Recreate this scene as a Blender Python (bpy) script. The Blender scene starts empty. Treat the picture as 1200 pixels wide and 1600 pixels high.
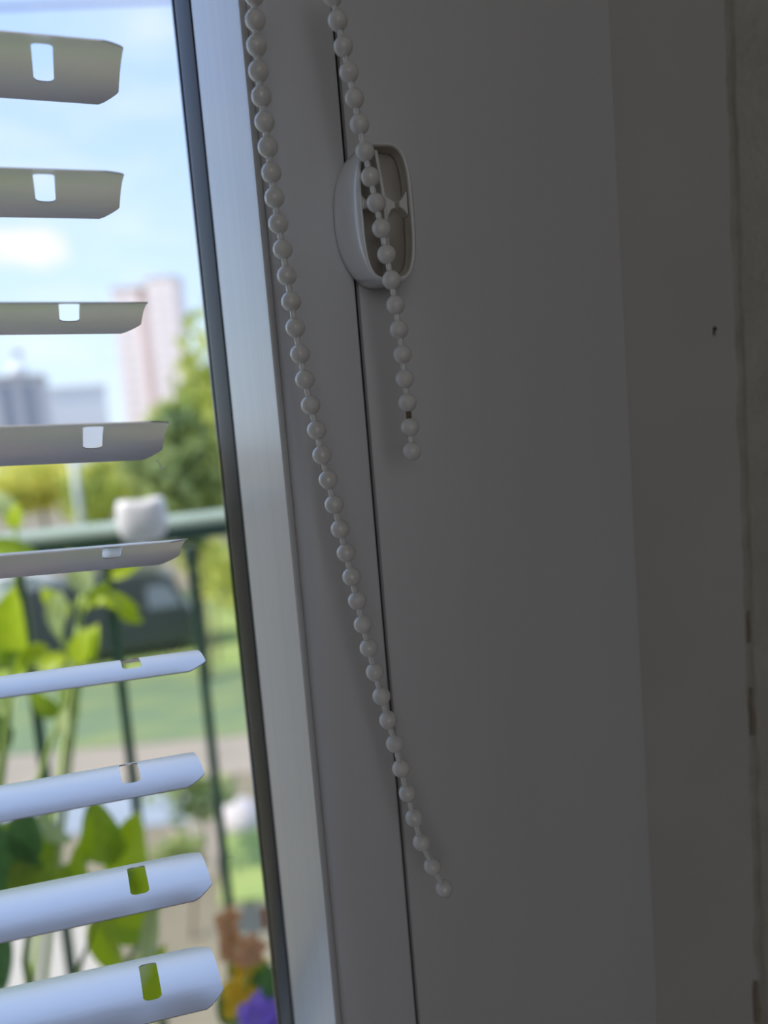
import bpy, math, random
from math import sin, cos, tan, radians, pi, sqrt
from mathutils import Vector, Matrix, noise

scene = bpy.context.scene
COL = scene.collection
R = random.Random(7)

# ------------------------------------------------------------------ camera
F, CX, CY = 1300.0, 600.0, 800.0
CAM = Vector((0.0, 0.0, 1.15))
_y, _p, _r = radians(17.2), radians(6.5), radians(4.7)
FWD = Vector((sin(_y) * cos(_p), cos(_y) * cos(_p), -sin(_p)))
_r0 = Vector((cos(_y), -sin(_y), 0.0))
_u0 = _r0.cross(FWD)
RGT = _r0 * cos(_r) - _u0 * sin(_r)
UPV = _u0 * cos(_r) + _r0 * sin(_r)
cd = bpy.data.cameras.new('camera')
cam = bpy.data.objects.new('camera', cd)
COL.objects.link(cam)
cd.sensor_fit = 'HORIZONTAL'
cd.sensor_width = 24.0
cd.lens = 26.0
cd.clip_start = 0.01
cd.clip_end = 1000.0
cd.dof.use_dof = True
cd.dof.focus_distance = 0.252
cd.dof.aperture_fstop = 5.4
m = Matrix((RGT, UPV, -FWD)).transposed().to_4x4()
m.translation = CAM
cam.matrix_world = m
scene.camera = cam


def ray(px, py):
    return FWD + RGT * ((px - CX) / F) - UPV * ((py - CY) / F)


def at(px, py, Y):
    """where the sight line of a photo point meets the upright plane y = Y"""
    d = ray(px, py)
    return CAM + d * (Y / d.y)


GROUND = -6.0


def on_ground(px, py, z=GROUND):
    d = ray(px, py)
    return CAM + d * ((z - CAM.z) / d.z)


# ------------------------------------------------------------------ view, world, sun, room fill
scene.view_settings.view_transform = 'Standard'
scene.view_settings.look = 'None'
scene.view_settings.gamma = 1.0
scene.view_settings.use_curve_mapping = False
scene.view_settings.exposure = 0.0
scene.cycles.use_denoising = True
scene.cycles.max_bounces = 10
scene.cycles.sample_clamp_indirect = 4.0
scene.cycles.transparent_max_bounces = 12

w = bpy.data.worlds.new('sky')
scene.world = w
w.use_nodes = True
nt = w.node_tree
nt.nodes.clear()


def N(tree, t, **kw):
    n = tree.nodes.new(t)
    for k, v in kw.items():
        setattr(n, k, v)
    return n


def ramp(tree, stops, fac=None):
    n = tree.nodes.new('ShaderNodeValToRGB')
    el = n.color_ramp.elements
    while len(el) < len(stops):
        el.new(0.5)
    for e, (p, c) in zip(el, stops):
        e.position = p
        e.color = (*c, 1) if len(c) == 3 else c
    if fac is not None:
        tree.links.new(fac, n.inputs[0])
    return n


tc = N(nt, 'ShaderNodeTexCoord')
sep = N(nt, 'ShaderNodeSeparateXYZ')
nt.links.new(tc.outputs['Generated'], sep.inputs[0])
sky = ramp(nt, [(0.0, (0.78, 0.90, 1.02)), (0.12, (0.68, 0.86, 1.08)), (0.35, (0.50, 0.70, 1.16)), (1.0, (0.50, 0.70, 1.16))], sep.outputs[2])
nz = N(nt, 'ShaderNodeTexNoise')
nz.inputs['Scale'].default_value = 7.0
nz.inputs['Detail'].default_value = 5.0
mp = N(nt, 'ShaderNodeMapping')
mp.inputs['Scale'].default_value = (1, 1, 2.4)
nt.links.new(tc.outputs['Generated'], mp.inputs[0])
nt.links.new(mp.outputs[0], nz.inputs['Vector'])
wisp = ramp(nt, [(0.48, (0, 0, 0)), (0.85, (0.55, 0.55, 0.55))], nz.outputs['Fac'])
# one small cumulus over the roofs
c0 = ray(42, 388).normalized()
sub = N(nt, 'ShaderNodeVectorMath', operation='SUBTRACT')
sub.inputs[1].default_value = c0
nt.links.new(tc.outputs['Generated'], sub.inputs[0])
mul = N(nt, 'ShaderNodeVectorMath', operation='MULTIPLY')
mul.inputs[1].default_value = (1, 1, 2.1)
nt.links.new(sub.outputs[0], mul.inputs[0])
ln = N(nt, 'ShaderNodeVectorMath', operation='LENGTH')
nt.links.new(mul.outputs[0], ln.inputs[0])
nz2 = N(nt, 'ShaderNodeTexNoise')
nz2.inputs['Scale'].default_value = 38.0
nz2.inputs['Detail'].default_value = 3.0
nt.links.new(tc.outputs['Generated'], nz2.inputs['Vector'])
ma = N(nt, 'ShaderNodeMath', operation='MULTIPLY_ADD')
nt.links.new(nz2.outputs['Fac'], ma.inputs[0])
ma.inputs[1].default_value = 0.05
nt.links.new(ln.outputs['Value'], ma.inputs[2])
cum = ramp(nt, [(0.045, (1, 1, 1)), (0.078, (0, 0, 0))], ma.outputs[0])
mx = N(nt, 'ShaderNodeMix', data_type='RGBA')
nt.links.new(wisp.outputs[0], mx.inputs[0])
nt.links.new(sky.outputs[0], mx.inputs[6])
mx.inputs[7].default_value = (0.97, 0.97, 1.0, 1)
mx2 = N(nt, 'ShaderNodeMix', data_type='RGBA')
nt.links.new(cum.outputs[0], mx2.inputs[0])
nt.links.new(mx.outputs[2], mx2.inputs[6])
mx2.inputs[7].default_value = (0.98, 0.93, 0.96, 1)
bg = N(nt, 'ShaderNodeBackground')
bg.inputs[1].default_value = 1.15
nt.links.new(mx2.outputs[2], bg.inputs[0])
wo = N(nt, 'ShaderNodeOutputWorld')
nt.links.new(bg.outputs[0], wo.inputs[0])

sd = bpy.data.lights.new('sun', 'SUN')
sd.energy = 4.6
sd.angle = radians(0.6)
sd.color = (1.0, 0.95, 0.86)
sun = bpy.data.objects.new('sun', sd)
COL.objects.link(sun)
sun.rotation_euler = Vector((0.64, 0.075, -0.76)).to_track_quat('-Z', 'Y').to_euler()

# added fill light, set in a made-up opening in the back wall
ad = bpy.data.lights.new('room_fill_light', 'AREA')
ad.shape = 'RECTANGLE'
ad.size, ad.size_y = 1.5, 1.15
ad.energy = 4.6
ad.color = (1.0, 0.87, 0.75)
al = bpy.data.objects.new('room_fill_light', ad)
COL.objects.link(al)
al.location = (-0.55, -3.17, 1.55)
al.rotation_euler = (radians(90), 0, 0)

# ------------------------------------------------------------------ materials
MATS = {}


def mat(name, col, rough=0.5, metal=0.0, var=None, vscale=8.0, bump=0.0, bscale=40.0, sss=0.0, translucent=0.0,
        stretch=(1, 1, 1), spec=0.5, detail=4.0, coat=0.0, coat_rough=0.25, coat_ior=1.5):
    if name in MATS:
        return MATS[name]
    mt = bpy.data.materials.new(name)
    mt.use_nodes = True
    t = mt.node_tree
    b = t.nodes['Principled BSDF']
    b.inputs['Base Color'].default_value = (*col, 1)
    b.inputs['Roughness'].default_value = rough
    b.inputs['Metallic'].default_value = metal
    b.inputs['Specular IOR Level'].default_value = spec
    b.inputs['Coat Weight'].default_value = coat
    b.inputs['Coat Roughness'].default_value = coat_rough
    b.inputs['Coat IOR'].default_value = coat_ior
    colsock = None
    if var or bump:
        c = N(t, 'ShaderNodeTexCoord')
        mpn = N(t, 'ShaderNodeMapping')
        mpn.inputs['Scale'].default_value = stretch
        t.links.new(c.outputs['Object'], mpn.inputs[0])
    if var:
        n = N(t, 'ShaderNodeTexNoise')
        n.inputs['Scale'].default_value = vscale
        n.inputs['Detail'].default_value = detail
        t.links.new(mpn.outputs[0], n.inputs['Vector'])
        rp = ramp(t, [(0.32, col), (0.68, var)], n.outputs['Fac'])
        colsock = rp.outputs[0]
        t.links.new(colsock, b.inputs['Base Color'])
    if bump:
        n = N(t, 'ShaderNodeTexNoise')
        n.inputs['Scale'].default_value = bscale
        n.inputs['Detail'].default_value = 5.0
        t.links.new(mpn.outputs[0], n.inputs['Vector'])
        bm = N(t, 'ShaderNodeBump')
        bm.inputs['Strength'].default_value = bump
        bm.inputs['Distance'].default_value = 0.002
        t.links.new(n.outputs['Fac'], bm.inputs['Height'])
        t.links.new(bm.outputs[0], b.inputs['Normal'])
    if sss:
        b.inputs['Subsurface Weight'].default_value = sss
        b.inputs['Subsurface Radius'].default_value = (1.0, 0.9, 0.75)
        b.inputs['Subsurface Scale'].default_value = 0.0025
    if translucent:
        tr = N(t, 'ShaderNodeBsdfTranslucent')
        if colsock:
            t.links.new(colsock, tr.inputs[0])
        else:
            tr.inputs[0].default_value = (*col, 1)
        mix = N(t, 'ShaderNodeMixShader')
        mix.inputs[0].default_value = translucent
        t.links.new(b.outputs[0], mix.inputs[1])
        t.links.new(tr.outputs[0], mix.inputs[2])
        t.links.new(mix.outputs[0], t.nodes['Material Output'].inputs[0])
    MATS[name] = mt
    return mt


UPVC = mat('white_upvc', (0.78, 0.775, 0.78), 0.36, var=(0.745, 0.74, 0.75), vscale=30, stretch=(1, 1, 0.08), bump=0.03, bscale=60)
BEADM = mat('glazing_bead_upvc', (0.91, 0.91, 0.91), 0.30, var=(0.85, 0.855, 0.86), vscale=260, stretch=(1, 1, 0.012), bump=0.0, coat=1.0, coat_rough=0.16, coat_ior=2.3)
FRAMEM = mat('white_frame_paint', (0.68, 0.67, 0.66), 0.42, var=(0.65, 0.64, 0.63), vscale=25, stretch=(1, 1, 0.2), bump=0.05, bscale=80)
STRIPM = mat('darker_strip', (0.585, 0.56, 0.525), 0.6, var=(0.555, 0.53, 0.495), vscale=18, bump=0.08, bscale=90)  # darker and warmer than the frame board
PLASTER = mat('plaster', (0.55, 0.52, 0.46), 0.9, var=(0.47, 0.44, 0.38), vscale=45, bump=0.9, bscale=260)
CAULKM = mat('aged_caulk', (0.50, 0.47, 0.41), 0.8, var=(0.40, 0.37, 0.31), vscale=90, bump=0.6, bscale=300)
RUBBER = mat('black_rubber', (0.022, 0.024, 0.03), 0.2, spec=0.45)
DARKGAP = mat('dark_seal', (0.01, 0.01, 0.01), 0.8)
ROOMW = mat('room_wall_paint', (0.62, 0.60, 0.56), 0.9, var=(0.6, 0.575, 0.53), vscale=3)
FLOORM = mat('room_floor_wood', (0.30, 0.20, 0.12), 0.5, var=(0.22, 0.14, 0.08), vscale=6, stretch=(1, 12, 1))
SLATM = mat('painted_aluminium', (0.95, 0.935, 0.95), 0.34, metal=0.55, var=(0.93, 0.915, 0.93), vscale=14, stretch=(0.3, 3, 3), bump=0.04, bscale=120)
BALLM = mat('white_plastic_bead', (0.88, 0.865, 0.83), 0.45, sss=0.3, spec=0.3, coat=1.0, coat_rough=0.14, coat_ior=1.5)
LINKM = mat('white_chain_link', (0.86, 0.85, 0.81), 0.3, sss=0.35, coat=0.8)
CORDM = mat('bare_brown_cord', (0.20, 0.15, 0.10), 0.8)
STAINM = mat('brown_stain', (0.34, 0.29, 0.23), 0.9, var=(0.26, 0.22, 0.17), vscale=200)
CATCHM = mat('ivory_plastic', (0.88, 0.88, 0.86), 0.3, var=(0.85, 0.845, 0.82), vscale=60, bump=0.03, bscale=150, coat=1.0, coat_rough=0.2, coat_ior=1.7)
CATCHIN = mat('beige_inner_plastic', (0.74, 0.69, 0.61), 0.55, var=(0.66, 0.61, 0.53), vscale=120)  # darker, warmer tone than the shell
RAILM = mat('dark_green_gloss_paint', (0.03, 0.085, 0.055), 0.28, var=(0.045, 0.11, 0.075), vscale=20, coat=0.4)
CAPM = mat('sunlit_toned_green_paint', (0.42, 0.50, 0.42), 0.5, var=(0.36, 0.44, 0.37), vscale=10)  # sun and sky reflection on the rail top, put into the colour
POTW = mat('white_glazed_ceramic', (0.88, 0.84, 0.86), 0.3)
CONC = mat('concrete', (0.36, 0.39, 0.43), 0.9, var=(0.30, 0.33, 0.37), vscale=8)
LEAFY = mat('lime_leaf', (0.38, 0.55, 0.01), 0.45, var=(0.58, 0.66, 0.03), vscale=14, translucent=0.5)
LEAFG = mat('mid_green_leaf', (0.24, 0.38, 0.02), 0.45, var=(0.40, 0.52, 0.04), vscale=12, translucent=0.4)
LEAFD = mat('deep_green_leaf', (0.07, 0.19, 0.05), 0.5, var=(0.15, 0.30, 0.07), vscale=14, translucent=0.3)
LEAFP = mat('pale_green_leaf', (0.50, 0.62, 0.20), 0.5, var=(0.60, 0.66, 0.34), vscale=10, translucent=0.4)
STEMM = mat('green_stem', (0.34, 0.46, 0.12), 0.5)
TERRA = mat('terracotta', (0.50, 0.22, 0.12), 0.8, var=(0.42, 0.19, 0.10), vscale=20)
WOOD = mat('stand_wood', (0.36, 0.25, 0.15), 0.7, var=(0.28, 0.19, 0.11), vscale=10, stretch=(1, 1, 8))
YELLOW = mat('yellow_petal', (0.95, 0.68, 0.02), 0.6, var=(0.90, 0.48, 0.03), vscale=40, translucent=0.35)
ORANGE = mat('orange_petal', (0.80, 0.42, 0.20), 0.6, var=(0.66, 0.33, 0.17), vscale=40, translucent=0.35)
PURPLE = mat('purple_petal', (0.30, 0.14, 0.72), 0.6, var=(0.46, 0.30, 0.85), vscale=40, translucent=0.35)
GRASS = mat('shade_toned_grass', (0.14, 0.21, 0.12), 0.9, var=(0.24, 0.28, 0.11), vscale=0.6, stretch=(1, 2.6, 1), detail=8)  # darker grass copy, the strip's shade is put into the colour
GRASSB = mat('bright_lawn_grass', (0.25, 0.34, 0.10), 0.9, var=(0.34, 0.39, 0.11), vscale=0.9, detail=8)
SOIL = mat('sandy_ground', (0.27, 0.225, 0.145), 0.95, var=(0.21, 0.175, 0.115), vscale=0.5, detail=7)
PATHM = mat('pale_paving', (0.38, 0.31, 0.24), 0.9, var=(0.32, 0.27, 0.21), vscale=0.8, detail=7)
ROADM = mat('grey_asphalt', (0.33, 0.36, 0.40), 0.85, var=(0.27, 0.30, 0.33), vscale=0.7)
BARK = mat('bark', (0.20, 0.14, 0.09), 0.9)
FOL1 = mat('olive_foliage', (0.26, 0.36, 0.07), 0.6, var=(0.76, 0.74, 0.18), vscale=0.75, translucent=0.45, detail=6)
FOL2 = mat('yellow_green_foliage', (0.55, 0.58, 0.10), 0.6, var=(0.90, 0.82, 0.20), vscale=0.8, translucent=0.45, detail=6)
FOL3 = mat('dark_foliage', (0.12, 0.19, 0.07), 0.6, var=(0.38, 0.43, 0.12), vscale=0.9, translucent=0.25, detail=6)
TOWER = mat('pink_beige_render', (0.93, 0.80, 0.76), 0.9, var=(0.90, 0.78, 0.74), vscale=0.05)  # lightened to stand in for distance haze
TOWER2 = mat('grey_beige_render', (0.74, 0.67, 0.66), 0.9)
GREYB = mat('grey_render', (0.62, 0.60, 0.63), 0.9, var=(0.56, 0.55, 0.58), vscale=0.1)
WHITEB = mat('white_render', (0.85, 0.85, 0.86), 0.9)
WINM = mat('dark_window_glass', (0.25, 0.28, 0.34), 0.15)
HAZEW = mat('hazed_window', (0.70, 0.64, 0.63), 0.5)  # tower windows, distance haze mixed into their colour
ROOFM = mat('flat_roof_felt', (0.4, 0.38, 0.38), 0.9)
POLEM = mat('galvanised_pole', (0.55, 0.57, 0.56), 0.55, metal=0.2)
VANM = mat('dark_slate_car_paint', (0.03, 0.042, 0.045), 0.3, coat=0.5)
CARM = mat('white_car_paint', (0.80, 0.76, 0.75), 0.3, coat=0.5)
TYRE = mat('tyre_rubber', (0.02, 0.02, 0.02), 0.8)
CABLEM = mat('grey_cable', (0.30, 0.32, 0.42), 0.6)
LINTM = mat('white_lint', (0.85, 0.85, 0.85), 0.7)
SPECKM = mat('dark_speck', (0.03, 0.025, 0.02), 0.8)

# window glass: clear, with a mirror share that grows at grazing angles
gm = bpy.data.materials.new('window_glass')
gm.use_nodes = True
g = gm.node_tree
g.nodes.clear()
tr = N(g, 'ShaderNodeBsdfTransparent')
tr.inputs[0].default_value = (0.985, 0.995, 0.992, 1)
gl = N(g, 'ShaderNodeBsdfGlossy')
gl.inputs['Roughness'].default_value = 0.02
fr = N(g, 'ShaderNodeFresnel')
fr.inputs[0].default_value = 1.12
mi = N(g, 'ShaderNodeMixShader')
g.links.new(fr.outputs[0], mi.inputs[0])
g.links.new(tr.outputs[0], mi.inputs[1])
g.links.new(gl.outputs[0], mi.inputs[2])
go = N(g, 'ShaderNodeOutputMaterial')
g.links.new(mi.outputs[0], go.inputs[0])


# ------------------------------------------------------------------ mesh helpers
class MB:
    def __init__(s):
        s.v, s.f = [], []

    def add(s, vs, fs):
        o = len(s.v)
        s.v += [tuple(v) for v in vs]
        s.f += [tuple(i + o for i in f) for f in fs]
        return s

    def box(s, a, b):
        (x0, y0, z0), (x1, y1, z1) = a, b
        vs = [(x0, y0, z0), (x1, y0, z0), (x1, y1, z0), (x0, y1, z0), (x0, y0, z1), (x1, y0, z1), (x1, y1, z1), (x0, y1, z1)]
        return s.add(vs, [(0, 3, 2, 1), (4, 5, 6, 7), (0, 1, 5, 4), (1, 2, 6, 5), (2, 3, 7, 6), (3, 0, 4, 7)])

    def prism(s, poly, z0, z1):
        n = len(poly)
        vs = [(x, y, z0) for x, y in poly] + [(x, y, z1) for x, y in poly]
        return s.add(vs, [(i, (i + 1) % n, n + (i + 1) % n, n + i) for i in range(n)] + [tuple(range(n))[::-1], tuple(range(n, 2 * n))])

    def rings(s, rs, cap=True):
        n = len(rs[0])
        vs = [p for r in rs for p in r]
        fs = []
        for k in range(len(rs) - 1):
            for i in range(n):
                j = (i + 1) % n
                fs.append((k * n + i, k * n + j, (k + 1) * n + j, (k + 1) * n + i))
        if cap:
            fs.append(tuple(range(n))[::-1])
            fs.append(tuple(range((len(rs) - 1) * n, len(rs) * n)))
        return s.add(vs, fs)

    def tube(s, pts, r, n=10):
        pts = [Vector(p) for p in pts]
        rr = r if isinstance(r, (list, tuple)) else [r] * len(pts)
        rs = []
        for i, p in enumerate(pts):
            d = (pts[min(i + 1, len(pts) - 1)] - pts[max(i - 1, 0)]).normalized()
            a = d.cross(Vector((0, 0, 1)) if abs(d.z) < 0.9 else Vector((1, 0, 0))).normalized()
            b = d.cross(a)
            rs.append([p + (a * cos(2 * pi * k / n) + b * sin(2 * pi * k / n)) * rr[i] for k in range(n)])
        return s.rings(rs)

    def lathe(s, prof, c=(0, 0, 0), n=24, axis=None):
        c = Vector(c)
        q = Vector(axis).to_track_quat('Z', 'Y') if axis is not None else None
        rs = []
        for r, z in prof:
            ring = []
            for k in range(n):
                v = Vector((r * cos(2 * pi * k / n), r * sin(2 * pi * k / n), z))
                ring.append(c + (q @ v if q else v))
            rs.append(ring)
        return s.rings(rs)

    def mesh(s, name, smooth=False):
        me = bpy.data.meshes.new(name)
        me.from_pydata(s.v, [], s.f)
        me.validate()
        if smooth:
            me.polygons.foreach_set('use_smooth', [True] * len(me.polygons))
        me.update()
        return me


def obj(name, me, material, parent=None, smooth=False, loc=None):
    if isinstance(me, MB):
        me = me.mesh(name, smooth)
    if material is not None and not me.materials:
        me.materials.append(material)
    o = bpy.data.objects.new(name, me)
    COL.objects.link(o)
    if loc is not None:
        o.location = loc
    if parent is not None:
        o.parent = parent
        o.location = Vector(o.location) - Vector(parent.location)
    return o


def thing(name, loc, label, cat, group=None, kind=None):
    o = bpy.data.objects.new(name, None)
    COL.objects.link(o)
    o.location = loc
    return tag(o, label, cat, group, kind)


def tag(o, label=None, cat=None, group=None, kind=None):
    if label:
        o['label'] = label
    if cat:
        o['category'] = cat
    if group:
        o['group'] = group
    if kind:
        o['kind'] = kind
    return o


def structure(o, label):
    o['kind'] = 'structure'
    o['label'] = label
    return o


def smooth_by_angle(o, deg=35):
    bv = o.data
    bv.polygons.foreach_set('use_smooth', [True] * len(bv.polygons))
    try:
        bv.set_sharp_from_angle(angle=radians(deg))
    except Exception:
        pass


def bevel(o, wdt, seg=3, ang=40):
    b = o.modifiers.new('bevel', 'BEVEL')
    b.width = wdt
    b.segments = seg
    b.limit_method = 'ANGLE'
    b.angle_limit = radians(ang)
    smooth_by_angle(o, 40)
    return o


# ------------------------------------------------------------------ the room
YF = 0.262                     # plane of the window face
XB = at(449.5, 800, 0.264).x   # front edge of the glazing bead
XG = at(379.5, 800, 0.304).x   # bead meets gasket
XG2 = at(355.5, 800, 0.318).x  # gasket meets glass
XC = at(585.0, 800, YF).x      # joint between sash and frame
XP = at(990.6, 800, YF).x      # right edge of the frame board
XW = at(1160.0, 800, 0.272).x  # strip meets plaster
XL = -0.66                     # left end of the window
ZB, ZT = 0.02, 2.16            # window bottom and top

structure(obj('floor', MB().box((-2.3, -3.3, -0.12), (1.9, 0.60, 0.0)), FLOORM), 'brown wooden room floor')
structure(obj('ceiling', MB().box((-2.3, -3.3, 2.5), (1.9, 0.60, 2.62)), ROOMW), 'off-white room ceiling')
structure(obj('wall_left', MB().box((-2.4, -3.3, 0.0), (-2.3, 0.60, 2.5)), ROOMW), 'off-white left room wall')
structure(obj('wall_right', MB().box((1.9, -3.3, 0.0), (2.0, 0.60, 2.5)), ROOMW), 'off-white right room wall')
wb = MB()
wb.box((-2.3, -3.3, 0.0), (-1.35, -3.2, 2.5)).box((0.25, -3.3, 0.0), (1.9, -3.2, 2.5))
wb.box((-1.35, -3.3, 0.0), (0.25, -3.2, 0.92)).box((-1.35, -3.3, 2.18), (0.25, -3.2, 2.5))  # the gap left here is made up to hold the fill light
structure(obj('wall_back', wb, ROOMW), 'off-white back room wall with an opening added for the fill light')

wf = MB()
wf.box((XW + 0.0015, 0.2725, 0.0), (1.9, 0.42, 2.5))
structure(obj('wall_front', wf, PLASTER), 'rough beige plaster wall at the right edge')
wl = MB()
wl.box((-2.3, 0.2725, 0.0), (XL - 0.06, 0.42, 2.5)).box((XL - 0.06, 0.2725, ZT + 0.04), (XW + 0.0015, 0.42, 2.5))
structure(obj('wall_front_left', wl, ROOMW), 'off-white wall around the window opening')

# sash: right stile in view, the other three members close the window
win = bpy.data.objects.new('window_1', None)
COL.objects.link(win)
win.location = (XC, 0.28, ZB)
structure(win, 'white plastic window sash with clear glass at the left')
xs = XB + 0.0026
prof = [(xs, 0.330), (xs, 0.2672)]
for k in range(1, 9):
    a = k / 8 * pi / 2
    prof.append((xs + 0.0075 * (1 - cos(a)), 0.2665 - (0.2665 - YF) * sin(a)))
prof += [(XC - 0.0012, YF), (XC - 0.0004, YF + 0.0003), (XC, YF + 0.0012), (XC, 0.330)]
o = obj('sash_stile', MB().prism(prof, ZB, ZT), UPVC, win)
smooth_by_angle(o, 30)
fr_ = MB()
fr_.box((XL, YF, ZB), (XL + 0.06, 0.330, ZT))
obj('sash_stile', fr_, UPVC, win)
obj('sash_rail', MB().box((XL + 0.06, YF, ZB), (xs, 0.330, ZB + 0.08)), UPVC, win)
obj('sash_rail', MB().box((XL + 0.06, YF, ZT - 0.06), (xs, 0.330, ZT)), UPVC, win)
bp = [(XG, 0.3180), (XG, 0.3040), (XG + 0.0003, 0.3032), (XB - 0.0004, 0.2650), (XB, 0.2642), (XB + 0.0006, 0.2643), (XB + 0.0022, 0.2662), (XB + 0.0026, 0.2672), (XB + 0.0026, 0.3180)]
o = obj('glazing_bead', MB().prism(bp, ZB + 0.08, ZT - 0.06), BEADM, win)
smooth_by_angle(o, 25)
gp = [(XG2, 0.3182), (XG2, 0.3174), (XG2 + 0.0003, 0.3166), (XG - 0.0006, 0.3050), (XG - 0.0002, 0.3044), (XG + 0.0002, 0.3043), (XG + 0.0006, 0.3046), (XG + 0.0006, 0.3182)]
o = obj('gasket', MB().prism(gp, ZB + 0.08, ZT - 0.06), RUBBER, win)
smooth_by_angle(o, 50)
o['label'] = 'black rubber glazing gasket'
# second gasket outside the pane, seen as a thin dark line through the glass
o = obj('gasket', MB().box((XG2 - 0.0004, 0.3226, ZB + 0.08), (XG + 0.004, 0.3260, ZT - 0.06)), RUBBER, win)
obj('pane', MB().box((XL + 0.06, 0.3184, ZB + 0.08), (XG + 0.002, 0.3224, ZT - 0.06)), gm, win)['label'] = 'clear window glass'
obj('seal', MB().box((XC - 0.0001, 0.2645, ZB), (XC + 0.0010, 0.330, ZT)), DARKGAP, win)

# frame board right of the joint
tp = [(XC + 0.0009, 0.330), (XC + 0.0009, YF + 0.0010), (XC + 0.0012, YF + 0.0003), (XC + 0.0020, YF), (XP - 0.0012, YF), (XP - 0.0003, YF + 0.0003), (XP, YF + 0.0012), (XP, 0.330)]
o = structure(obj('trim_1', MB().prism(tp, 0.0, ZT + 0.03), FRAMEM), 'wide smooth white frame board right of the dark joint')
smooth_by_angle(o, 30)
t2 = structure(obj('trim_2', MB().box((XP + 0.0001, 0.2715, 0.0), (XW, 0.330, ZT + 0.03)), STRIPM), 'recessed darker strip between frame board and plaster')
# uneven caulk line along the plaster
cb = MB()
rs = []
zz = 0.8
while zz < 1.6:
    e0 = XW - 0.0016 + 0.0014 * noise.noise((zz * 55, 0, 3)) + 0.0006 * noise.noise((zz * 300, 4, 3))
    e1 = XW + 0.0042 + 0.0016 * noise.noise((zz * 60, 7, 1))
    h = 0.00025 + 0.0002 * noise.noise((zz * 120, 2, 9))
    rs.append([(e0, 0.2716, zz), (e0 * 0.6 + e1 * 0.4, 0.2713 - h, zz), (e1, 0.2724, zz), (e1, 0.274, zz), (e0, 0.274, zz)])
    zz += 0.003
cb.rings(rs)
o = obj('caulk', cb, CAULKM, t2)
o['label'] = 'uneven aged caulk along the plaster'
for (pa, pb, hw) in (((1171, 955), (1172, 1005), 1.6), ((1175, 1075), (1178, 1150), 3.0), ((1183, 1535), (1185, 1600), 3.6)):
    ck = MB()
    Y0 = 0.2702
    q = [at(pa[0] - hw * 0.6, pa[1], Y0), at(pa[0] + hw * 0.6, pa[1], Y0), at(pa[0] + hw, (pa[1] * 2 + pb[1]) / 3, Y0), at(pb[0] + hw * 1.4, (pa[1] + 2 * pb[1]) / 3, Y0),
         at(pb[0] + hw, pb[1], Y0), at(pb[0] - hw, pb[1], Y0), at(pb[0] - hw * 1.2, (pa[1] + 2 * pb[1]) / 3, Y0), at(pa[0] - hw, (pa[1] * 2 + pb[1]) / 3, Y0)]
    ck.rings([[(p.x, Y0 + 0.0014, p.z) for p in q], [(p.x, Y0, p.z) for p in q]][::-1])
    obj('brown_stain', ck, STAINM, t2)
sp = at(1117, 514, 0.2712)
obj('dark_fleck', MB().lathe([(0.0004, -0.0006), (0.0008, -0.0001), (0.0007, 0.0005), (0.0003, 0.0009)], sp, 10).tube([sp, sp + Vector((-0.0004, 0, -0.0016)), sp + Vector((-0.0003, 0, -0.0028))], [0.0004, 0.0003, 0.00012], 6), SPECKM, t2)

# ------------------------------------------------------------------ venetian blind
D, SW, SA = 0.25, 0.035, radians(18)
SR = (SW / 2) / sin(SA)
HOLE_C, HOLE_W, HS = -0.0200, 0.0053, 0.50


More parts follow.
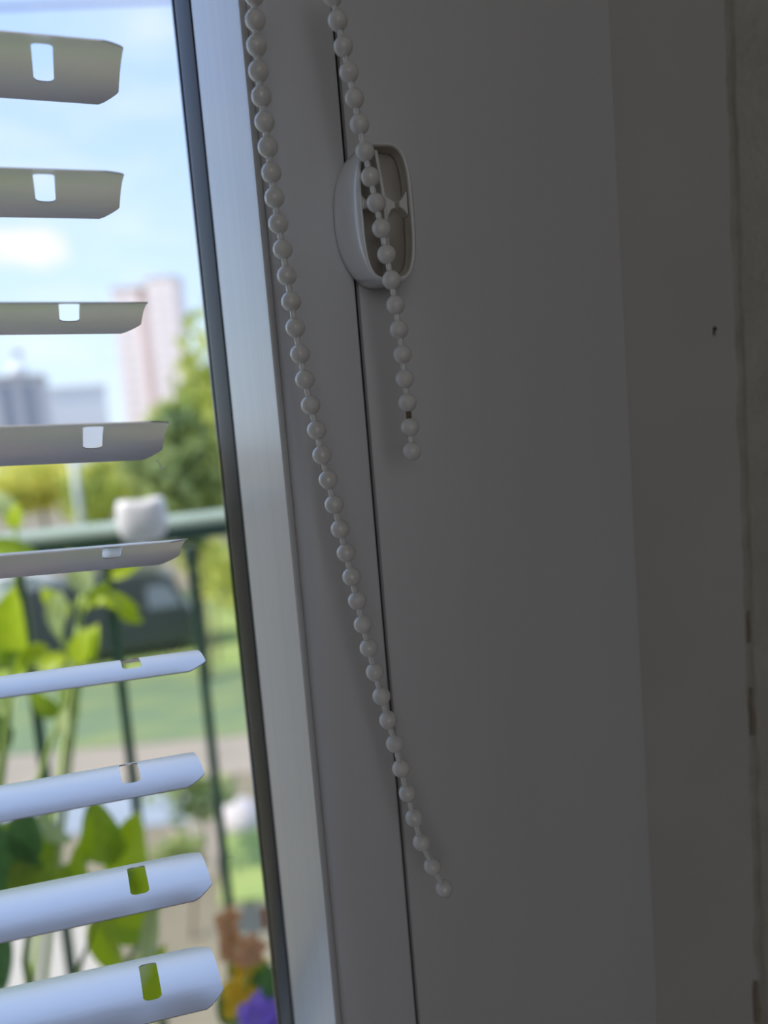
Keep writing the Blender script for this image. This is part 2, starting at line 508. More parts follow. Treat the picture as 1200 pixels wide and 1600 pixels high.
def slat_mesh(left):
    ends = [0.0, -0.0002, -0.0006, -0.0012, -0.0020, -0.0030, -0.0042, -0.0056]
    hx0, hx1 = HOLE_C - HOLE_W / 2, HOLE_C + HOLE_W / 2
    hxs = [hx0 + (hx1 - hx0) * k / 8 for k in range(9)]
    xa = [left + k * (hx0 - left) / 24 for k in range(25)]
    xb = [hx1, hx1 + 0.005] + ends[::-1]
    half = SW / 2

    def smax(x):
        d = -x
        c, dd = 0.0052, 0.0058          # corner cut along the slat and across it
        if d >= c:
            return 1.0
        return 1.0 - (dd / half) * (1 - (d / c) ** 0.72)

    def hs(x):
        q = abs(x - HOLE_C) / (HOLE_W / 2)
        return HS + 0.07 * sqrt(max(0, 1 - min(1, q) ** 2.6))
    top = [-1 + (1 - HS) * k / 6 for k in range(7)]
    mid = [-HS + 2 * HS * k / 8 for k in range(1, 8)]
    rows = top + mid + [-s for s in top[::-1]]
    mb = MB()

    def P(x, s):
        th = s * SA
        yy = SR * sin(th)
        return (x - 0.055 * yy, yy, SR * (cos(th) - 1) + SR * (1 - cos(SA)) / 2)

    def grid(xs_, fn):
        base = len(mb.v)
        nr = None
        for x in xs_:
            r = fn(x)
            nr = len(r)
            mb.v += [P(x, s) for s in r]
        for i in range(len(xs_) - 1):
            for j in range(nr - 1):
                a = base + i * nr + j
                mb.f.append((a, a + nr, a + nr + 1, a + 1))
    grid(xa, lambda x: [s * smax(x) for s in rows])
    grid(xb, lambda x: [s * smax(x) for s in rows])
    for sg in (-1, 1):
        def fn(x, sg=sg):
            h = hs(x)
            r = [-1 + (1 - h) * k / 6 for k in range(7)]
            return r if sg < 0 else [-s for s in r[::-1]]
        grid(hxs, fn)
    # two skins and a rim with its own corners, so that the rim stays crisp
    import bmesh
    me = mb.mesh('slat_skin')
    bm = bmesh.new()
    bm.from_mesh(me)
    bmesh.ops.remove_doubles(bm, verts=bm.verts, dist=1e-7)
    bm.verts.ensure_lookup_table()
    co = [v.co.copy() for v in bm.verts]
    fs = [tuple(v.index for v in f.verts) for f in bm.faces]
    edges = [tuple(v.index for v in e.verts) for e in bm.edges if e.is_boundary]
    bm.free()
    bpy.data.meshes.remove(me)
    out = MB()
    cen = Vector((0, 0, SR * (1 - cos(SA)) / 2 - SR))
    nr = [Vector((0, c_.y - cen.y, c_.z - cen.z)).normalized() * 0.00017 for c_ in co]
    up_ = [c_ + n_ for c_, n_ in zip(co, nr)]
    dn_ = [c_ - n_ for c_, n_ in zip(co, nr)]
    out.add(up_, [f if (co[f[1]] - co[f[0]]).cross(co[f[2]] - co[f[0]]).z > 0 else f[::-1] for f in fs])
    out.add(dn_, [f[::-1] if (co[f[1]] - co[f[0]]).cross(co[f[2]] - co[f[0]]).z > 0 else f for f in fs])
    for a_, b_ in edges:
        out.add([up_[a_], up_[b_], dn_[b_], dn_[a_]], [(0, 1, 2, 3)])
    return out.mesh('slat', True)


blind = thing('venetian_blind', (-0.2, D, 0.90), 'grey aluminium venetian blind with slotted slats hanging before the glass', 'blind')
SL = slat_mesh(-0.56)
slats = [(1.3170, 5.0, 2.0, 0.0110), (1.2838, 5.0, 1.9, 0.0110),
         (1.2508, 4.8, 2.27, 0.0121), (1.2183, 5.5, 1.44, 0.0087), (1.1849, 6.1, 2.09, 0.0111), (1.1501, 18.1, 2.76, 0.0133),
         (1.1172, 17.9, 2.31, 0.0148), (1.0838, 6.9, 1.42, 0.0161), (1.0510, 5.7, 1.18, 0.0123), (1.0176, 5.2, 1.65, 0.0109),
         (0.9847, 3.7, 2.67, 0.0108), (0.9515, 4.5, 2.2, 0.0118), (0.9183, 5.0, 2.0, 0.0110)]
for z, t, s, xe in slats:
    o = obj('slat', SL, SLATM, blind, loc=(xe, D, z - xe * tan(radians(s))))
    o.rotation_euler = (-radians(t), radians(s), 0)

# ------------------------------------------------------------------ bead chains
left_px = [(395, -48), (397, -8), (399, 31.5), (401, 71.5), (404, 111.5), (408.5, 151), (413.5, 190.5), (418.5, 230), (424, 270), (429, 309), (435, 349.5),
           (442, 389.5), (448.5, 430.5), (455, 471), (461.5, 512), (468.7, 553.4), (476.5, 593), (485.3, 633), (494.7, 672), (503, 711), (512.8, 749.4),
           (522, 788.4), (531.5, 826.5), (540.6, 863.7), (549.4, 901), (558, 938.5), (567, 975.5), (576, 1012.4), (585.7, 1050), (596, 1087.5),
           (606.5, 1125), (617, 1162), (626.5, 1200.6), (636.5, 1239), (647, 1277.5), (658.5, 1315.7), (675.7, 1353), (693.7, 1388)]
right_px = [(512, -48), (519.5, -6), (527.5, 32.5), (536.5, 73), (545, 113.4), (553.5, 154), (561.5, 194.5), (570, 237), (578.5, 276.6), (587.5, 317), (596, 357),
            (604, 397.5), (611.5, 437.5), (618, 476.5), (623.5, 515), (628.8, 554), (632.5, 592), (636.8, 629), (640.6, 667.5), (643.8, 705)]
BR = 0.00280
prof = []
nn = 14
for k in range(nn + 1):
    th = -pi / 2 + pi * k / nn
    prof.append((max(BR * cos(th), 0.0002), BR * sin(th)))
BALL = MB().lathe(prof, n=24).mesh('bead', True)
prof_e = [(r * (1 - 0.12 * max(0, -z / BR)), z * (1.13 if z < 0 else 1.0)) for r, z in prof]
BALLE = MB().lathe(prof_e, n=24).mesh('end_bead', True)
LINK = MB().lathe([(0.0009, -0.0011), (0.00082, -0.0007), (0.00090, -0.0002), (0.00090, 0.0003), (0.00080, 0.0008), (0.0009, 0.0011)], n=14).mesh('link', True)
LINK2 = MB().lathe([(0.00085, -0.0013), (0.00085, 0.0013)], n=12).mesh('link', True)


def chain(pxs, Yfn, label, name='bead_chain', bare=None, egg=False):
    pts = [at(x, y, Yfn(y)) for x, y in pxs]
    t = thing(name, pts[-1], label, 'chain')
    for i, p in enumerate(pts):
        d = (pts[max(i - 1, 0)] - pts[min(i + 1, len(pts) - 1)]).normalized()
        q = d.to_track_quat('Z', 'Y').to_euler()
        last = i == len(pts) - 1
        b = obj('bead', BALLE if (last and egg) else BALL, BALLM, t, loc=p)
        b.rotation_euler = q
        if not last:
            mid = (p + pts[i + 1]) / 2
            gap = (p - pts[i + 1]).length
            isb = bare is not None and i == len(pts) - bare
            l = obj('link', LINK2 if isb else LINK, CORDM if isb else LINKM, t, loc=mid)
            l.rotation_euler = (p - pts[i + 1]).normalized().to_track_quat('Z', 'Y').to_euler()
            l.scale = (1, 1, max(0.5, (gap - 2 * BR * 0.93) / 0.0022))
            if isb:
                l['label'] = 'bare brown cord between two beads'
    return t


chain(left_px, lambda y: 0.2365, 'long white plastic bead chain hanging lowest, its end past the dark joint', egg=True)
chain(right_px, lambda y: 0.2362, 'shorter white bead chain crossing in front of the ivory catch', bare=3)

# ------------------------------------------------------------------ catch on the joint
YT, YB = 0.2415, YF - 0.0002
CF, CB = at(605.5, 331, YT), at(578.5, 346, YF)     # middles of its open front and of its foot
cx0, cz0 = CF.x, CF.z
catch = thing('window_catch', (CB.x, YF, CB.z - 0.021), 'hollow ivory plastic catch fixed over the dark joint', 'catch')


def ring(a, b, n, Y, K=64, barrel=0.0):
    f = (Y - YT) / (YF - YT)
    dx, dz = (CB.x - CF.x) * f, (CB.z - CF.z) * f
    out = []
    for k in range(K):
        t = 2 * pi * k / K
        c, s = cos(t), sin(t)
        x = a * math.copysign(abs(c) ** (2 / n), c)
        z = b * math.copysign(abs(s) ** (2 / n), s)
        x *= 1 - barrel * (z / b) ** 2
        out.append((cx0 + dx + x, Y, cz0 + dz + z))
    return out


rs = [ring(0.0120, 0.0212, 2.5, YB, barrel=0.16),
      ring(0.0122, 0.0213, 2.5, YB - 0.0010, barrel=0.16),
      ring(0.0117, 0.0211, 2.7, 0.2560, barrel=0.13),
      ring(0.0106, 0.0208, 3.0, 0.2490, barrel=0.09),
      ring(0.0094, 0.0204, 3.4, 0.2440, barrel=0.07),
      ring(0.0085, 0.0200, 3.8, 0.2422, barrel=0.06),
      ring(0.0080, 0.0197, 4.0, YT, barrel=0.06),
      ring(0.0076, 0.0192, 4.0, 0.2417, barrel=0.06),
      ring(0.0074, 0.0189, 4.0, 0.2426, barrel=0.06)]
K = len(rs[0])
obj('shell', MB().rings(rs, cap=False), CATCHM, catch, True)
inn = MB()
r2 = [ring(0.00739, 0.01888, 4.0, 0.2426, barrel=0.06), ring(0.0071, 0.0184, 4.5, 0.2470, barrel=0.06), ring(0.0067, 0.0180, 4.5, 0.2478, barrel=0.06)]
inn.rings(r2, cap=False)
inn.f.append(tuple(2 * K + i for i in range(K))[::-1])
obj('cavity', inn, CATCHIN, catch, True)['label'] = 'darker beige hollow inside'


def rib(name, poly, y0, y1, m_=CATCHM, bw=0.0003):
    mb = MB()
    q = 0.90
    mb.rings([[(cx0 + x * q, y1, cz0 + z) for x, z in poly], [(cx0 + x * q, y0, cz0 + z) for x, z in poly]])
    o = obj(name, mb, m_, catch)
    bevel(o, bw, 2)
    return o


rib('centre_rib', [(-0.0026, 0.0180), (-0.0014, 0.0180), (-0.0004, 0.0100), (0.0002, 0.0048), (0.0004, 0.0), (0.0003, -0.0100), (0.0000, -0.0176), (-0.0010, -0.0176), (-0.0009, -0.0100), (-0.0008, 0.0), (-0.0013, 0.0080)], 0.2424, 0.2482)
rib('cross_web', [(-0.0076, 0.0058), (-0.0062, 0.0042), (-0.0030, 0.0036), (-0.0006, 0.0046), (-0.0006, 0.0022), (-0.0040, 0.0020), (-0.0076, 0.0014)], 0.2440, 0.2482)
rib('cross_web', [(-0.0003, 0.0062), (0.0010, 0.0046), (0.0028, 0.0036), (0.0036, 0.0033), (0.0036, 0.0016), (0.0022, 0.0012), (0.0010, -0.0006), (0.0002, -0.0030)], 0.2430, 0.2482)
rib('cross_web', [(0.0050, 0.0034), (0.0064, 0.0046), (0.0079, 0.0066), (0.0079, -0.0006), (0.0064, 0.0012), (0.0050, 0.0018)], 0.2430, 0.2482)

# lint thread on the inside of the glass
lp = [at(x, y, 0.3180) for x, y in ((243, 722), (246, 720), (249, 723), (250, 728), (251, 731), (254, 732), (258, 730), (262, 730))]
tag(obj('lint_thread', MB().tube(lp, 0.00016, 6), LINTM), 'tiny white thread of lint stuck on the glass', 'lint')

# ------------------------------------------------------------------ balcony
structure(obj('balcony_floor', MB().box((-3.0, 0.42, -0.20), (3.0, 1.32, -0.02)), CONC), 'concrete balcony floor')
YR = 1.18
rl = at(0, 836, YR)
rr = at(355, 797, YR)
zr = (rl.z + rr.z) / 2 - 0.015
rail = thing('balcony_railing', (0, YR, -0.02), 'dark green metal balcony railing with pale rounded handrail top', 'railing')
obj('handrail', MB().box((-2.9, YR - 0.010, zr - 0.019), (2.9, YR + 0.010, zr + 0.001)), RAILM, rail)
cp = [(-0.019, 0.0), (-0.019, 0.004)] + [(-0.019 * cos(pi * k / 10), 0.004 + 0.013 * sin(pi * k / 10)) for k in range(1, 10)] + [(0.019, 0.004), (0.019, 0.0)]
o = obj('rail_cap', MB().rings([[(X, YR + a_, zr + b_) for a_, b_ in cp] for X in (-2.9, 2.9)]), CAPM, rail)
smooth_by_angle(o, 40)
o['label'] = 'rounded handrail top, its sunlit paleness put into the colour'
obj('bottom_rail', MB().box((-2.9, YR - 0.012, 0.08), (2.9, YR + 0.012, 0.11)), RAILM, rail)
bx0 = at(200, 1150, YR).x
BAR = MB().box((-0.0065, -0.0065, 0), (0.0065, 0.0065, zr - 0.03 - 0.10)).mesh('bar')
step = (at(328, 1150, YR).x - at(62, 1150, YR).x) / 2
for k in range(-12, 13):
    obj('bar', BAR, RAILM, rail, loc=(bx0 + k * step, YR, 0.10))
for X in (-2.85, 2.85):
    obj('post', MB().box((X - 0.02, YR - 0.02, -0.02), (X + 0.02, YR + 0.02, zr)), RAILM, rail)

# white notched pot clipped over the handrail
pc = at(222, 812, 1.135)
pot = thing('rail_pot', (pc.x, pc.y, pc.z - 0.033), 'small rounded white pot with notched rim clipped to the handrail', 'pot')
rs = []
for (r, z) in ((0.012, -0.0335), (0.024, -0.031), (0.0315, -0.022), (0.0350, -0.008), (0.0350, 0.008), (0.0335, 0.022), (0.0315, 0.031), (0.0285, 0.031), (0.0275, 0.018), (0.026, -0.01)):
    ring_ = []
    for k in range(32):
        t = 2 * pi * k / 32
        c, s = cos(t), sin(t)
        n_ = 2.8
        x = r * math.copysign(abs(c) ** (2 / n_), c)
        y = 0.62 * r * math.copysign(abs(s) ** (2 / n_), s)
        dz = -0.003 * math.exp(-(x / 0.011) ** 2) if z > 0.015 else 0
        ring_.append((pc.x + 0.92 * x, pc.y + y, pc.z + 0.88 * z + dz))
    rs.append(ring_)
obj('bowl', MB().rings(rs), POTW, pot, True)
obj('hook', MB().tube([(pc.x, pc.y + 0.012, pc.z + 0.010), (pc.x, pc.y + 0.03, zr + 0.024), (pc.x, YR + 0.01, zr + 0.026), (pc.x, YR + 0.028, zr)], 0.003, 8), POTW, pot)

# cable above the balcony
ca, cb_ = at(0, 11, 4.0), at(260, 0, 4.0)
dc = (cb_ - ca)
tag(obj('overhead_cable', MB().tube([ca - dc * 9, ca, cb_, cb_ + dc * 9], 0.010, 8), CABLEM), 'thin grey cable crossing the sky above the topmost slat', 'cable')

# ------------------------------------------------------------------ plants on the balcony


def leaf_mesh(name, wr=0.5, curl=0.25, tip=1.0, n=8):
    mb = MB()
    for i in range(n + 1):
        t = i / n
        wd = wr * (sin(pi * t ** 0.85) ** 0.6) * (1 - 0.25 * t * tip) if 0 < t < 1 else 0.01
        z = curl * (t - t * t * 1.4)
        mb.v += [(-wd / 2, t, z + wd * 0.16), (-wd / 4, t, z + wd * 0.06), (0, t, z), (wd / 4, t, z + wd * 0.06), (wd / 2, t, z + wd * 0.16)]
    for i in range(n):
        for j in range(4):
            a = i * 5 + j
            mb.f.append((a, a + 1, a + 6, a + 5))
    return mb.mesh(name, True)


LM = {m_.name: leaf_mesh('leaf') for m_ in (LEAFY, LEAFG, LEAFD, LEAFP)}


def leaf(parent, px, py, ang, ln_px, wd_px, Y, m_, tilt=None):
    """leaf of the plant growing from its base; ang = growth direction in degrees from upright, clockwise"""
    c = at(px, py, Y)
    sc = (c - CAM).dot(FWD) / F
    L, Wd = ln_px * sc, wd_px * sc
    a = radians(ang)
    up = Vector((sin(a), 0.25 * R.uniform(-1, 1), cos(a))).normalized()
    nrm = Vector((R.uniform(-0.9, -0.15), -1.0, R.uniform(0.15, 0.9)))
    side = up.cross(nrm).normalized()
    nrm = side.cross(up).normalized()
    key = m_.name
    o = obj('leaf', LM[key], m_, parent)
    mt = Matrix((side * (Wd / 0.5), up * L, nrm * L)).transposed().to_4x4()
    mt.translation = c - up * (L * 0.5) - parent.location
    o.matrix_local = mt
    return c - up * (L * 0.5)


def plant(name, pot_px, Y, label, leaves, stem_px, stem_r, cat='plant', pot_mat=TERRA, pot_r=0.07):
    base = at(pot_px[0], pot_px[1], Y)
    bx, bz = base.x, -0.02
    t = thing(name, (bx, Y, bz), label, cat)
    obj('pot', MB().lathe([(pot_r * 0.7, 0.0), (pot_r, 0.16), (pot_r * 1.08, 0.162), (pot_r * 1.08, 0.19), (pot_r * 0.95, 0.19), (pot_r * 0.9, 0.15)], (bx, Y, bz)), pot_mat, t, True)
    for st in stem_px:
        pts = [Vector((bx + R.uniform(-0.02, 0.02), Y, bz + 0.14))] + [at(x, y, Y) for x, y in st]
        n = len(pts)
        obj('stem', MB().tube(pts, [stem_r * (1 - 0.5 * i / (n - 1)) for i in range(n)], 8), STEMM, t, True)
    for lf in leaves:
        px, py, ang, l, wd, m_ = lf[:6]
        leaf(t, px, py, ang, l, wd, Y + (lf[6] if len(lf) > 6 else R.uniform(-0.03, 0.03)), m_)
    return t


plant('broad_leaf_plant', (-120, 1600), 0.855, 'plant with one broad upright lime leaf at the left edge', [
    (20, 990, 4, 150, 86, LEAFY), (-32, 975, -14, 150, 84, LEAFG), (52, 1026, 60, 52, 40, LEAFY), (-10, 1060, 40, 110, 80, LEAFG),
    (-30, 1130, -40, 120, 70, LEAFD), (12, 1120, 20, 60, 34, LEAFP), (6, 1480, 10, 110, 46, LEAFD)],
    [[(-10, 1300), (12, 1120), (16, 1040)], [(-30, 1200), (-34, 1040)]], 0.006)
plant('budding_plant', (-60, 1600), 1.01, 'leggy plant with pale stem and small lime leaves reaching the handrail', [
    (128, 898, 0, 62, 48, LEAFP), (118, 880, -30, 50, 36, LEAFP), (136, 940, 40, 40, 34, LEAFY), (156, 928, 40, 48, 30, LEAFY), (186, 942, 115, 66, 30, LEAFY),
    (204, 962, 130, 44, 24, LEAFY), (196, 890, 70, 52, 28, LEAFY), (92, 962, -168, 80, 42, LEAFP), (86, 940, -40, 62, 34, LEAFY), (52, 1024, -80, 50, 42, LEAFY),
    (84, 1036, -110, 42, 34, LEAFY), (128, 1010, 20, 62, 48, LEAFY), (146, 1004, 12, 60, 36, LEAFY), (24, 806, 0, 42, 42, LEAFY), (4, 786, -30, 44, 36, LEAFP),
    (16, 860, 100, 80, 40, LEAFG), (110, 1090, -10, 70, 40, LEAFG), (70, 1100, -40, 60, 36, LEAFG), (100, 1130, 10, 50, 30, LEAFP)],
    [[(-30, 1450), (40, 1280), (96, 1110), (118, 1000), (128, 930), (130, 890)], [(-50, 1300), (0, 1100), (20, 980), (26, 870), (24, 815)], [(128, 1020), (100, 1010), (90, 970)], [(130, 930), (170, 930), (205, 960)]], 0.0042)
plant('bushy_plant', (60, 1700), 0.70, 'bushy low plant of dark and bright leaves behind the lower slats', [
    (206, 1335, 8, 130, 96, LEAFY), (160, 1300, -14, 110, 70, LEAFG), (140, 1312, 6, 84, 30, LEAFY), (126, 1350, -4, 70, 36, LEAFY), (88, 1302, 130, 56, 34, LEAFP), (72, 1284, 150, 40, 26, LEAFP),
    (20, 1330, -30, 120, 80, LEAFD), (56, 1356, 20, 120, 80, LEAFG), (-10, 1380, -60, 120, 80, LEAFD), (100, 1390, 40, 110, 70, LEAFG), (8, 1298, 60, 50, 30, LEAFG), (40, 1300, 0, 100, 60, LEAFD),
    (172, 1480, 170, 120, 62, LEAFY), (196, 1450, 150, 90, 56, LEAFG), (236, 1452, 12, 90, 34, LEAFP), (222, 1530, 20, 110, 60, LEAFP), (250, 1510, 14, 70, 30, LEAFY), (2, 1500, 190, 110, 60, LEAFD),
    (210, 1400, 0, 100, 90, LEAFY), (150, 1400, -20, 100, 70, LEAFG), (244, 1556, 0, 80, 60, LEAFY)],
    [[(120, 1520), (160, 1420), (205, 1360)], [(40, 1500), (50, 1420), (56, 1360)], [(170, 1560), (200, 1500), (236, 1450)]], 0.004, pot_r=0.065)

# flowers on a stand near the glass, lower right
YS = 0.72
fp = at(385, 1640, YS)
stand = thing('plant_stand', (fp.x, YS, -0.02), 'wooden plant stand on the balcony under the violas', 'stand')
zt = fp.z - 0.10
obj('top', MB().box((fp.x - 0.075, YS - 0.16, zt - 0.02), (fp.x + 0.075, YS + 0.05, zt)), WOOD, stand)
for sx in (-1, 1):
    for sy in (-1, 1):
        obj('leg', MB().box((fp.x + sx * 0.06 - 0.012, YS - 0.055 + sy * 0.09 - 0.012, -0.02), (fp.x + sx * 0.06 + 0.012, YS - 0.055 + sy * 0.09 + 0.012, zt - 0.02)), WOOD, stand)

PET = leaf_mesh('petal', 0.85, 0.15, 0.0, 6)


def viola(name, px, py, Y, label, blooms, leaves, pot_mat):
    base = at(px, py, Y)
    t = thing(name, (base.x, Y, zt), label, 'flower')
    obj('pot', MB().lathe([(0.030, 0.0), (0.040, 0.055), (0.043, 0.056), (0.043, 0.07), (0.038, 0.07), (0.036, 0.05)], (base.x, Y, zt)), pot_mat, t, True)
    for bx, by, rad, m_, dY in blooms:
        c = at(bx, by, Y + dY)
        sc = (c - CAM).dot(FWD) / F
        obj('stem', MB().tube([(base.x, Y, zt + 0.05), ((base.x + c.x) / 2, Y + dY / 2, (zt + 0.05 + c.z) / 2 + 0.005), c], 0.0015, 6), STEMM, t)
        nrm = Vector((R.uniform(-0.8, -0.2), -0.8, R.uniform(0.4, 0.9))).normalized()
        ax = nrm.cross(Vector((0, 0, 1))).normalized()
        ay = ax.cross(nrm)
        bl = bpy.data.objects.new('blossom', None)
        COL.objects.link(bl)
        bl.parent = t
        bl.location = c - t.location
        for k in range(5):
            a = 2 * pi * k / 5 + R.uniform(-0.2, 0.2)
            d = ax * sin(a) + ay * cos(a)
            sd_ = d.cross(nrm).normalized()
            me = bpy.data.meshes.get('petal_' + m_.name)
            if me is None:
                me = PET.copy()
                me.name = 'petal_' + m_.name
                me.materials.append(m_)
            p_ = obj('petal', me, m_)
            p_.parent = bl
            mt = Matrix((sd_ * rad * sc, d * rad * sc * 1.05, nrm * rad * sc)).transposed().to_4x4()
            p_.matrix_local = mt
    for (lx, ly, an, l, wd, m_) in leaves:
        leaf(t, lx, ly, an, l, wd, Y + R.uniform(-0.01, 0.03), m_)
    return t


viola('yellow_viola', 350, 1640, YS, 'blurred yellow and orange violas at the foot of the glass', [
    (372, 1560, 34, YELLOW, 0.0), (388, 1520, 34, YELLOW, 0.02), (366, 1478, 30, ORANGE, 0.03), (392, 1486, 26, ORANGE, 0.0), (356, 1440, 24, ORANGE, 0.04)],
    [(352, 1575, -10, 60, 30, LEAFD), (408, 1530, 20, 60, 34, LEAFD), (404, 1500, 0, 40, 26, LEAFG)], TERRA)
viola('purple_viola', 430, 1660, YS - 0.105, 'blurred purple viola in the bottom corner against the gasket', [
    (400, 1588, 34, PURPLE, 0.0), (428, 1560, 30, PURPLE, 0.02), (436, 1600, 36, PURPLE, -0.01), (424, 1432, 20, TERRA, 0.02)],
    [(420, 1535, 10, 50, 26, LEAFD)], TERRA)


# ------------------------------------------------------------------ beyond the balcony
structure(obj('ground', MB().box((-250, 1.6, GROUND - 0.5), (300, 500, GROUND)), SOIL), 'sandy ground below the balcony')


def patch(name, px, m_, label, h=0.03):
    pts = [on_ground(x, y) for x, y in px]
    mb = MB().prism([(p.x, p.y) for p in pts], GROUND, GROUND + h)
    return structure(obj(name, mb, m_), label)


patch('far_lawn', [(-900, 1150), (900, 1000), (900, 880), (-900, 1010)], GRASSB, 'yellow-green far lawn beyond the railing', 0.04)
patch('lawn', [(-900, 1260), (900, 1105), (900, 1001), (-900, 1151)], GRASS, 'green lawn strip with painted-in shade beside the pale path', 0.04)
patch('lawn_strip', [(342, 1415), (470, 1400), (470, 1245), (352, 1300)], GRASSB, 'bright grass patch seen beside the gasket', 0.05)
patch('path', [(-900, 1318), (900, 1165), (900, 1106), (-900, 1261)], PATHM, 'pale paved path along the lawn', 0.03)
patch('road', [(-700, 1390), (300, 1285), (300, 1222), (-700, 1310)], ROADM, 'grey-blue asphalt below the path', 0.03)
patch('paving', [(255, 1300), (345, 1268), (338, 1370), (318, 1380), (300, 1310)], PATHM, 'pale paving below the balcony', 0.045)
patch('paving_light', [(-300, 1620), (160, 1545), (165, 1440), (-300, 1500)], mat('light_paving', (0.46, 0.41, 0.34), 0.9), 'cream paving at the lower left', 0.04)
tag(obj('white_heap', MB().lathe([(0.42, 0), (0.40, 0.2), (0.3, 0.4), (0.12, 0.5), (0.02, 0.52)], on_ground(376, 1290), 12), mat('pinkish_stone', (0.62, 0.55, 0.53), 0.9), None, True), 'blurred pale heap on the ground beside the gasket', 'heap')
road2 = patch('street', [(-900, 930), (900, 840), (900, 825), (-900, 905)], ROADM, 'far street behind the lawn')


def tree(name, px, py, Y, rx, rz, m_, label, n=1500, ls=0.34, group=None, trunk=0.16):
    c = at(px, py, Y)
    t = thing(name, (c.x, c.y, GROUND), label, 'tree', group)
    mb = MB()
    # clumps of leaves over a lobed crown
    lobes = []
    for k in range(16):
        v = Vector((R.gauss(0, 1), R.gauss(0, 1), R.gauss(0, 1))).normalized()
        q = R.uniform(0.35, 0.75)
        lobes.append((Vector((v.x * rx * q, v.y * rx * q, v.z * rz * q)), R.uniform(0.34, 0.55)))
    for i in range(n):
        lc, lr = lobes[i % len(lobes)]
        v = Vector((R.gauss(0, 1), R.gauss(0, 1), R.gauss(0, 1))).normalized() * R.uniform(0.6, 1.0) ** 0.6
        p = lc + Vector((v.x * rx * lr, v.y * rx * lr, v.z * rz * lr))
        d = Vector((R.gauss(0, 1), R.gauss(0, 1), R.gauss(0, 0.7))).normalized()
        e = d.cross(Vector((R.gauss(0, 1), R.gauss(0, 1), R.gauss(0, 1)))).normalized()
        s = ls * R.uniform(0.6, 1.3)
        a = p + c
        mb.add([a - d * s, a + e * s * 0.55, a + d * s, a - e * s * 0.55], [(0, 1, 2, 3)])
    f_ = obj('foliage', mb, m_, t)
    obj('trunk', MB().tube([(c.x, c.y, GROUND), (c.x + 0.1, c.y, (GROUND + c.z) / 2), (c.x, c.y, c.z + rz * 0.4)], [trunk, trunk * 0.8, trunk * 0.3], 8), BARK, t)
    return t


tree('leafy_tree', 372, 690, 30, 3.1, 4.9, FOL1, 'tall olive-green tree rising beside the tower', 3600, 0.30)
tree('leafy_tree', 288, 742, 24.0, 1.7, 2.2, FOL3, 'dark green tree below the tall olive tree', 1700, 0.26)
tree('leafy_tree', 225, 725, 45, 2.6, 2.2, FOL2, 'yellow-green tree at the foot of the tower', 1500, 0.3)
tree('leafy_tree', 165, 765, 37.0, 2.0, 1.7, FOL1, 'small green tree right of the lamp post', 1300, 0.26)
tree('leafy_tree', 60, 755, 51, 3.2, 1.9, FOL2, 'broad yellow-green tree left of the lamp post', 1900, 0.3)
tree('leafy_tree', -50, 770, 59, 2.8, 2.0, FOL2, 'yellow-green tree at the far left edge', 1400, 0.3)
tree('low_shrub', 322, 868, 25.5, 1.1, 0.9, FOL2, 'low pale shrub just under the handrail', 700, 0.16, trunk=0.05)
tree('low_shrub', 372, 905, 21.5, 1.2, 0.9, FOL1, 'low green shrub under the handrail against the gasket', 700, 0.16, trunk=0.05)
tree('low_shrub', 305, 1240, 13.5, 0.75, 0.35, FOL3, 'small dark shrub between path and paving', 500, 0.10, trunk=0.03)
tree('low_shrub', 285, 1335, 11.6, 0.45, 0.35, FOL3, 'dark shrub in the middle of the pale paving', 400, 0.09, trunk=0.03)

# tower block
tb = at(238, 640, 230)
zt1, zt2 = at(215, 447, 230).z, at(272, 437, 230).z
tcx = at(240, 560, 230).x
tower = thing('tower_block', (tcx, 234, GROUND), 'tall pink-beige tower block behind the tree', 'building')
xl_, xm_, xr_ = [tcx + (at(q_, 560, 230).x - tcx) * 0.93 for q_ in (183, 250, 298)]
obj('left_wing', MB().box((xl_, 232, GROUND), (xm_ - 3.2, 239, zt1)), TOWER, tower)
obj('stair_core', MB().box((xm_ - 3.2, 234.5, GROUND), (xm_, 239, zt1)), TOWER2, tower)
obj('right_wing', MB().box((xm_, 230, GROUND), (xr_, 239, zt2)), TOWER, tower)
obj('parapet', MB().box((xl_ - 0.3, 231.6, zt1), (xm_, 239, zt1 + 0.7)).box((xm_ - 0.3, 229.7, zt2), (xr_ + 0.3, 239, zt2 + 0.7)), TOWER2, tower)
WM = MB().box((-0.6, -0.12, -0.7), (0.6, 0.12, 0.7)).mesh('window')
nfl = 12
for fl in range(nfl):
    zf = zt1 - 2.2 - fl * 2.9
    for u in (0.28, 0.62):
        obj('window', WM, HAZEW, tower, loc=(xl_ + (xm_ - 3.2 - xl_) * u, 231.98, zf))
    for u in (0.3, 0.7):
        obj('window', WM, HAZEW, tower, loc=(xm_ + (xr_ - xm_) * u, 229.98, zf))

tower.rotation_euler = (0, 0, radians(-20))

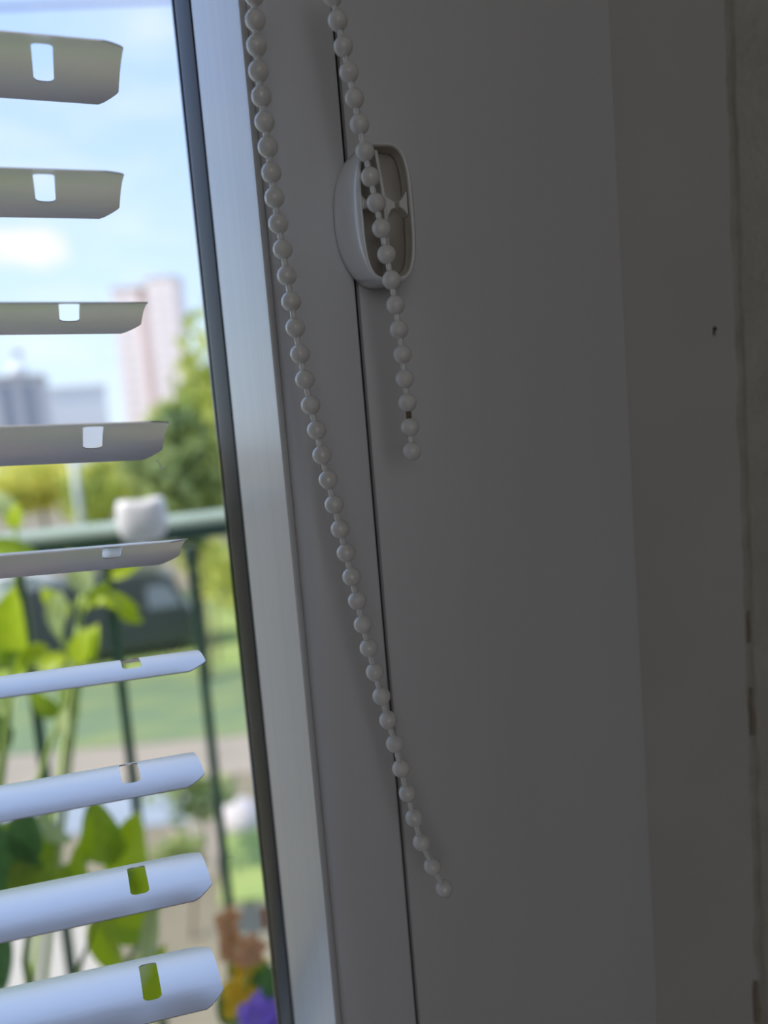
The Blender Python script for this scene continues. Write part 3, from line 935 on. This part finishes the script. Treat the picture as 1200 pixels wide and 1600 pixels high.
# lower blocks to the left
gb = at(35, 620, 160)
zg = at(35, 592, 160).z
x0_, x1_ = at(-60, 620, 160).x, at(68, 620, 160).x
blk = thing('grey_block', (gb.x, gb.y, GROUND), 'grey apartment block with dark upright bands at the left edge', 'building')
obj('wall', MB().box((x0_, 160, GROUND), (x1_, 172, zg)), GREYB, blk)
obj('roof', MB().box((x0_ - 0.3, 159.7, zg), (x1_ + 0.3, 172, zg + 0.6)), ROOFM, blk)
for px_ in (-40, 10, 45):
    xx = at(px_, 620, 160).x
    obj('window_band', MB().box((xx - 0.9, 159.8, GROUND + 2), (xx + 0.9, 160.2, zg - 1.0)), WINM, blk)
obj('rooftop_tank', MB().lathe([(1.6, 0), (1.6, 1.6), (1.2, 2.2), (0.4, 2.6), (0.05, 2.65)], (at(25, 560, 163).x, 163, zg + 0.6)), WHITEB, blk, True)
zm = at(28, 553, 163).z
obj('antenna', MB().tube([(at(28, 553, 163).x, 163, zg + 3.0), (at(28, 553, 163).x, 163, zm + 0.6)], 0.12, 6).box((at(28, 553, 163).x - 0.8, 162.7, zm - 0.4), (at(28, 553, 163).x + 0.8, 163.2, zm + 0.4)), WINM, blk)
x0_, x1_ = at(72, 620, 190).x, at(165, 620, 190).x
zw = at(120, 606, 190).z
wblk = thing('white_block', (x0_, 190, GROUND), 'low white block between the grey block and the tower', 'building')
obj('wall', MB().box((x0_, 190, GROUND), (x1_, 202, zw)), WHITEB, wblk)
obj('roof', MB().box((x0_ - 0.3, 189.7, zw), (x1_ + 0.3, 202, zw + 0.4)), WHITEB, wblk)

# lamp post
LY = 34.0
lpx = at(121, 770, LY)
zl = at(119, 690, LY).z
lamp = thing('lamp_post', (lpx.x, LY, GROUND), 'slim pale street lamp post in front of the yellow-green trees', 'lamp post')
obj('pole', MB().tube([(lpx.x, LY, GROUND), (lpx.x, LY, -2), (lpx.x, LY, zl)], [0.15, 0.14, 0.125], 12), POLEM, lamp, True)
obj('arm', MB().tube([(lpx.x, LY, zl - 0.05), (lpx.x - 0.3, LY, zl + 0.02), (lpx.x - 0.8, LY, zl + 0.06)], 0.07, 8), POLEM, lamp, True)
obj('lamp_head', MB().box((lpx.x - 1.3, LY - 0.12, zl + 0.02), (lpx.x - 0.75, LY + 0.12, zl + 0.12)), POLEM, lamp)


def vehicle(name, px, py, Y, L, H, Wd, label, paint, van, flip=1):
    b = at(px, py, Y)
    x0, y0, z0 = b.x, Y, GROUND + 0.03
    t = thing(name, (x0, y0, z0), label, 'van' if van else 'car')
    if van:
        prof = [(-L / 2, 0.35), (-L / 2, H * 0.93), (-L * 0.46, H), (L * 0.26, H), (L * 0.36, H * 0.93), (L * 0.44, H * 0.52), (L / 2, H * 0.44), (L / 2, 0.35)]
    else:
        prof = [(-L / 2, 0.3), (-L / 2, H * 0.55), (-L * 0.44, H * 0.64), (-L * 0.34, H * 0.95), (-L * 0.22, H), (L * 0.06, H), (L * 0.22, H * 0.66), (L * 0.44, H * 0.56), (L / 2, H * 0.45), (L / 2, 0.3)]
    mb = MB()
    pts = [(x * flip, z) for x, z in prof]
    mb.rings([[(x0 + x, y0, z0 + z) for x, z in pts], [(x0 + x, y0 + Wd, z0 + z) for x, z in pts]])
    bd = obj('body', mb, paint, t)
    bevel(bd, 0.08, 2, 20)
    if van:
        wn = [[(0.20, H * 0.58), (0.20, H * 0.86), (0.33, H * 0.86), (0.40, H * 0.58)]]
    else:
        wn = [[(-0.31, H * 0.66), (-0.25, H * 0.92), (-0.08, H * 0.92), (-0.08, H * 0.66)], [(-0.05, H * 0.66), (-0.05, H * 0.92), (0.05, H * 0.92), (0.17, H * 0.66)]]
    for q in wn:
        obj('side_window', MB().rings([[(x0 + u * L * flip, y0 - 0.015, z0 + z) for u, z in q], [(x0 + u * L * flip, y0 + 0.02, z0 + z) for u, z in q]]), WINM, t)
    for u in (-0.31, 0.31):
        for yy in (y0 + 0.02, y0 + Wd - 0.22):
            obj('wheel', MB().lathe([(0.02, 0), (0.30, 0.0), (0.34, 0.04), (0.34, 0.18), (0.30, 0.2), (0.02, 0.2)], (x0 + u * L, yy, z0 + 0.33), 16, axis=(0, 1, 0)), TYRE, t, True)
    return t


vehicle('parked_van', 182, 1000, 27.5, 5.4, 2.75, 2.0, 'dark slate van parked behind the budding plant', VANM, True)
vehicle('parked_car', 45, 900, 40, 4.4, 1.5, 1.7, 'white car parked at the far left under the handrail', CARM, False)
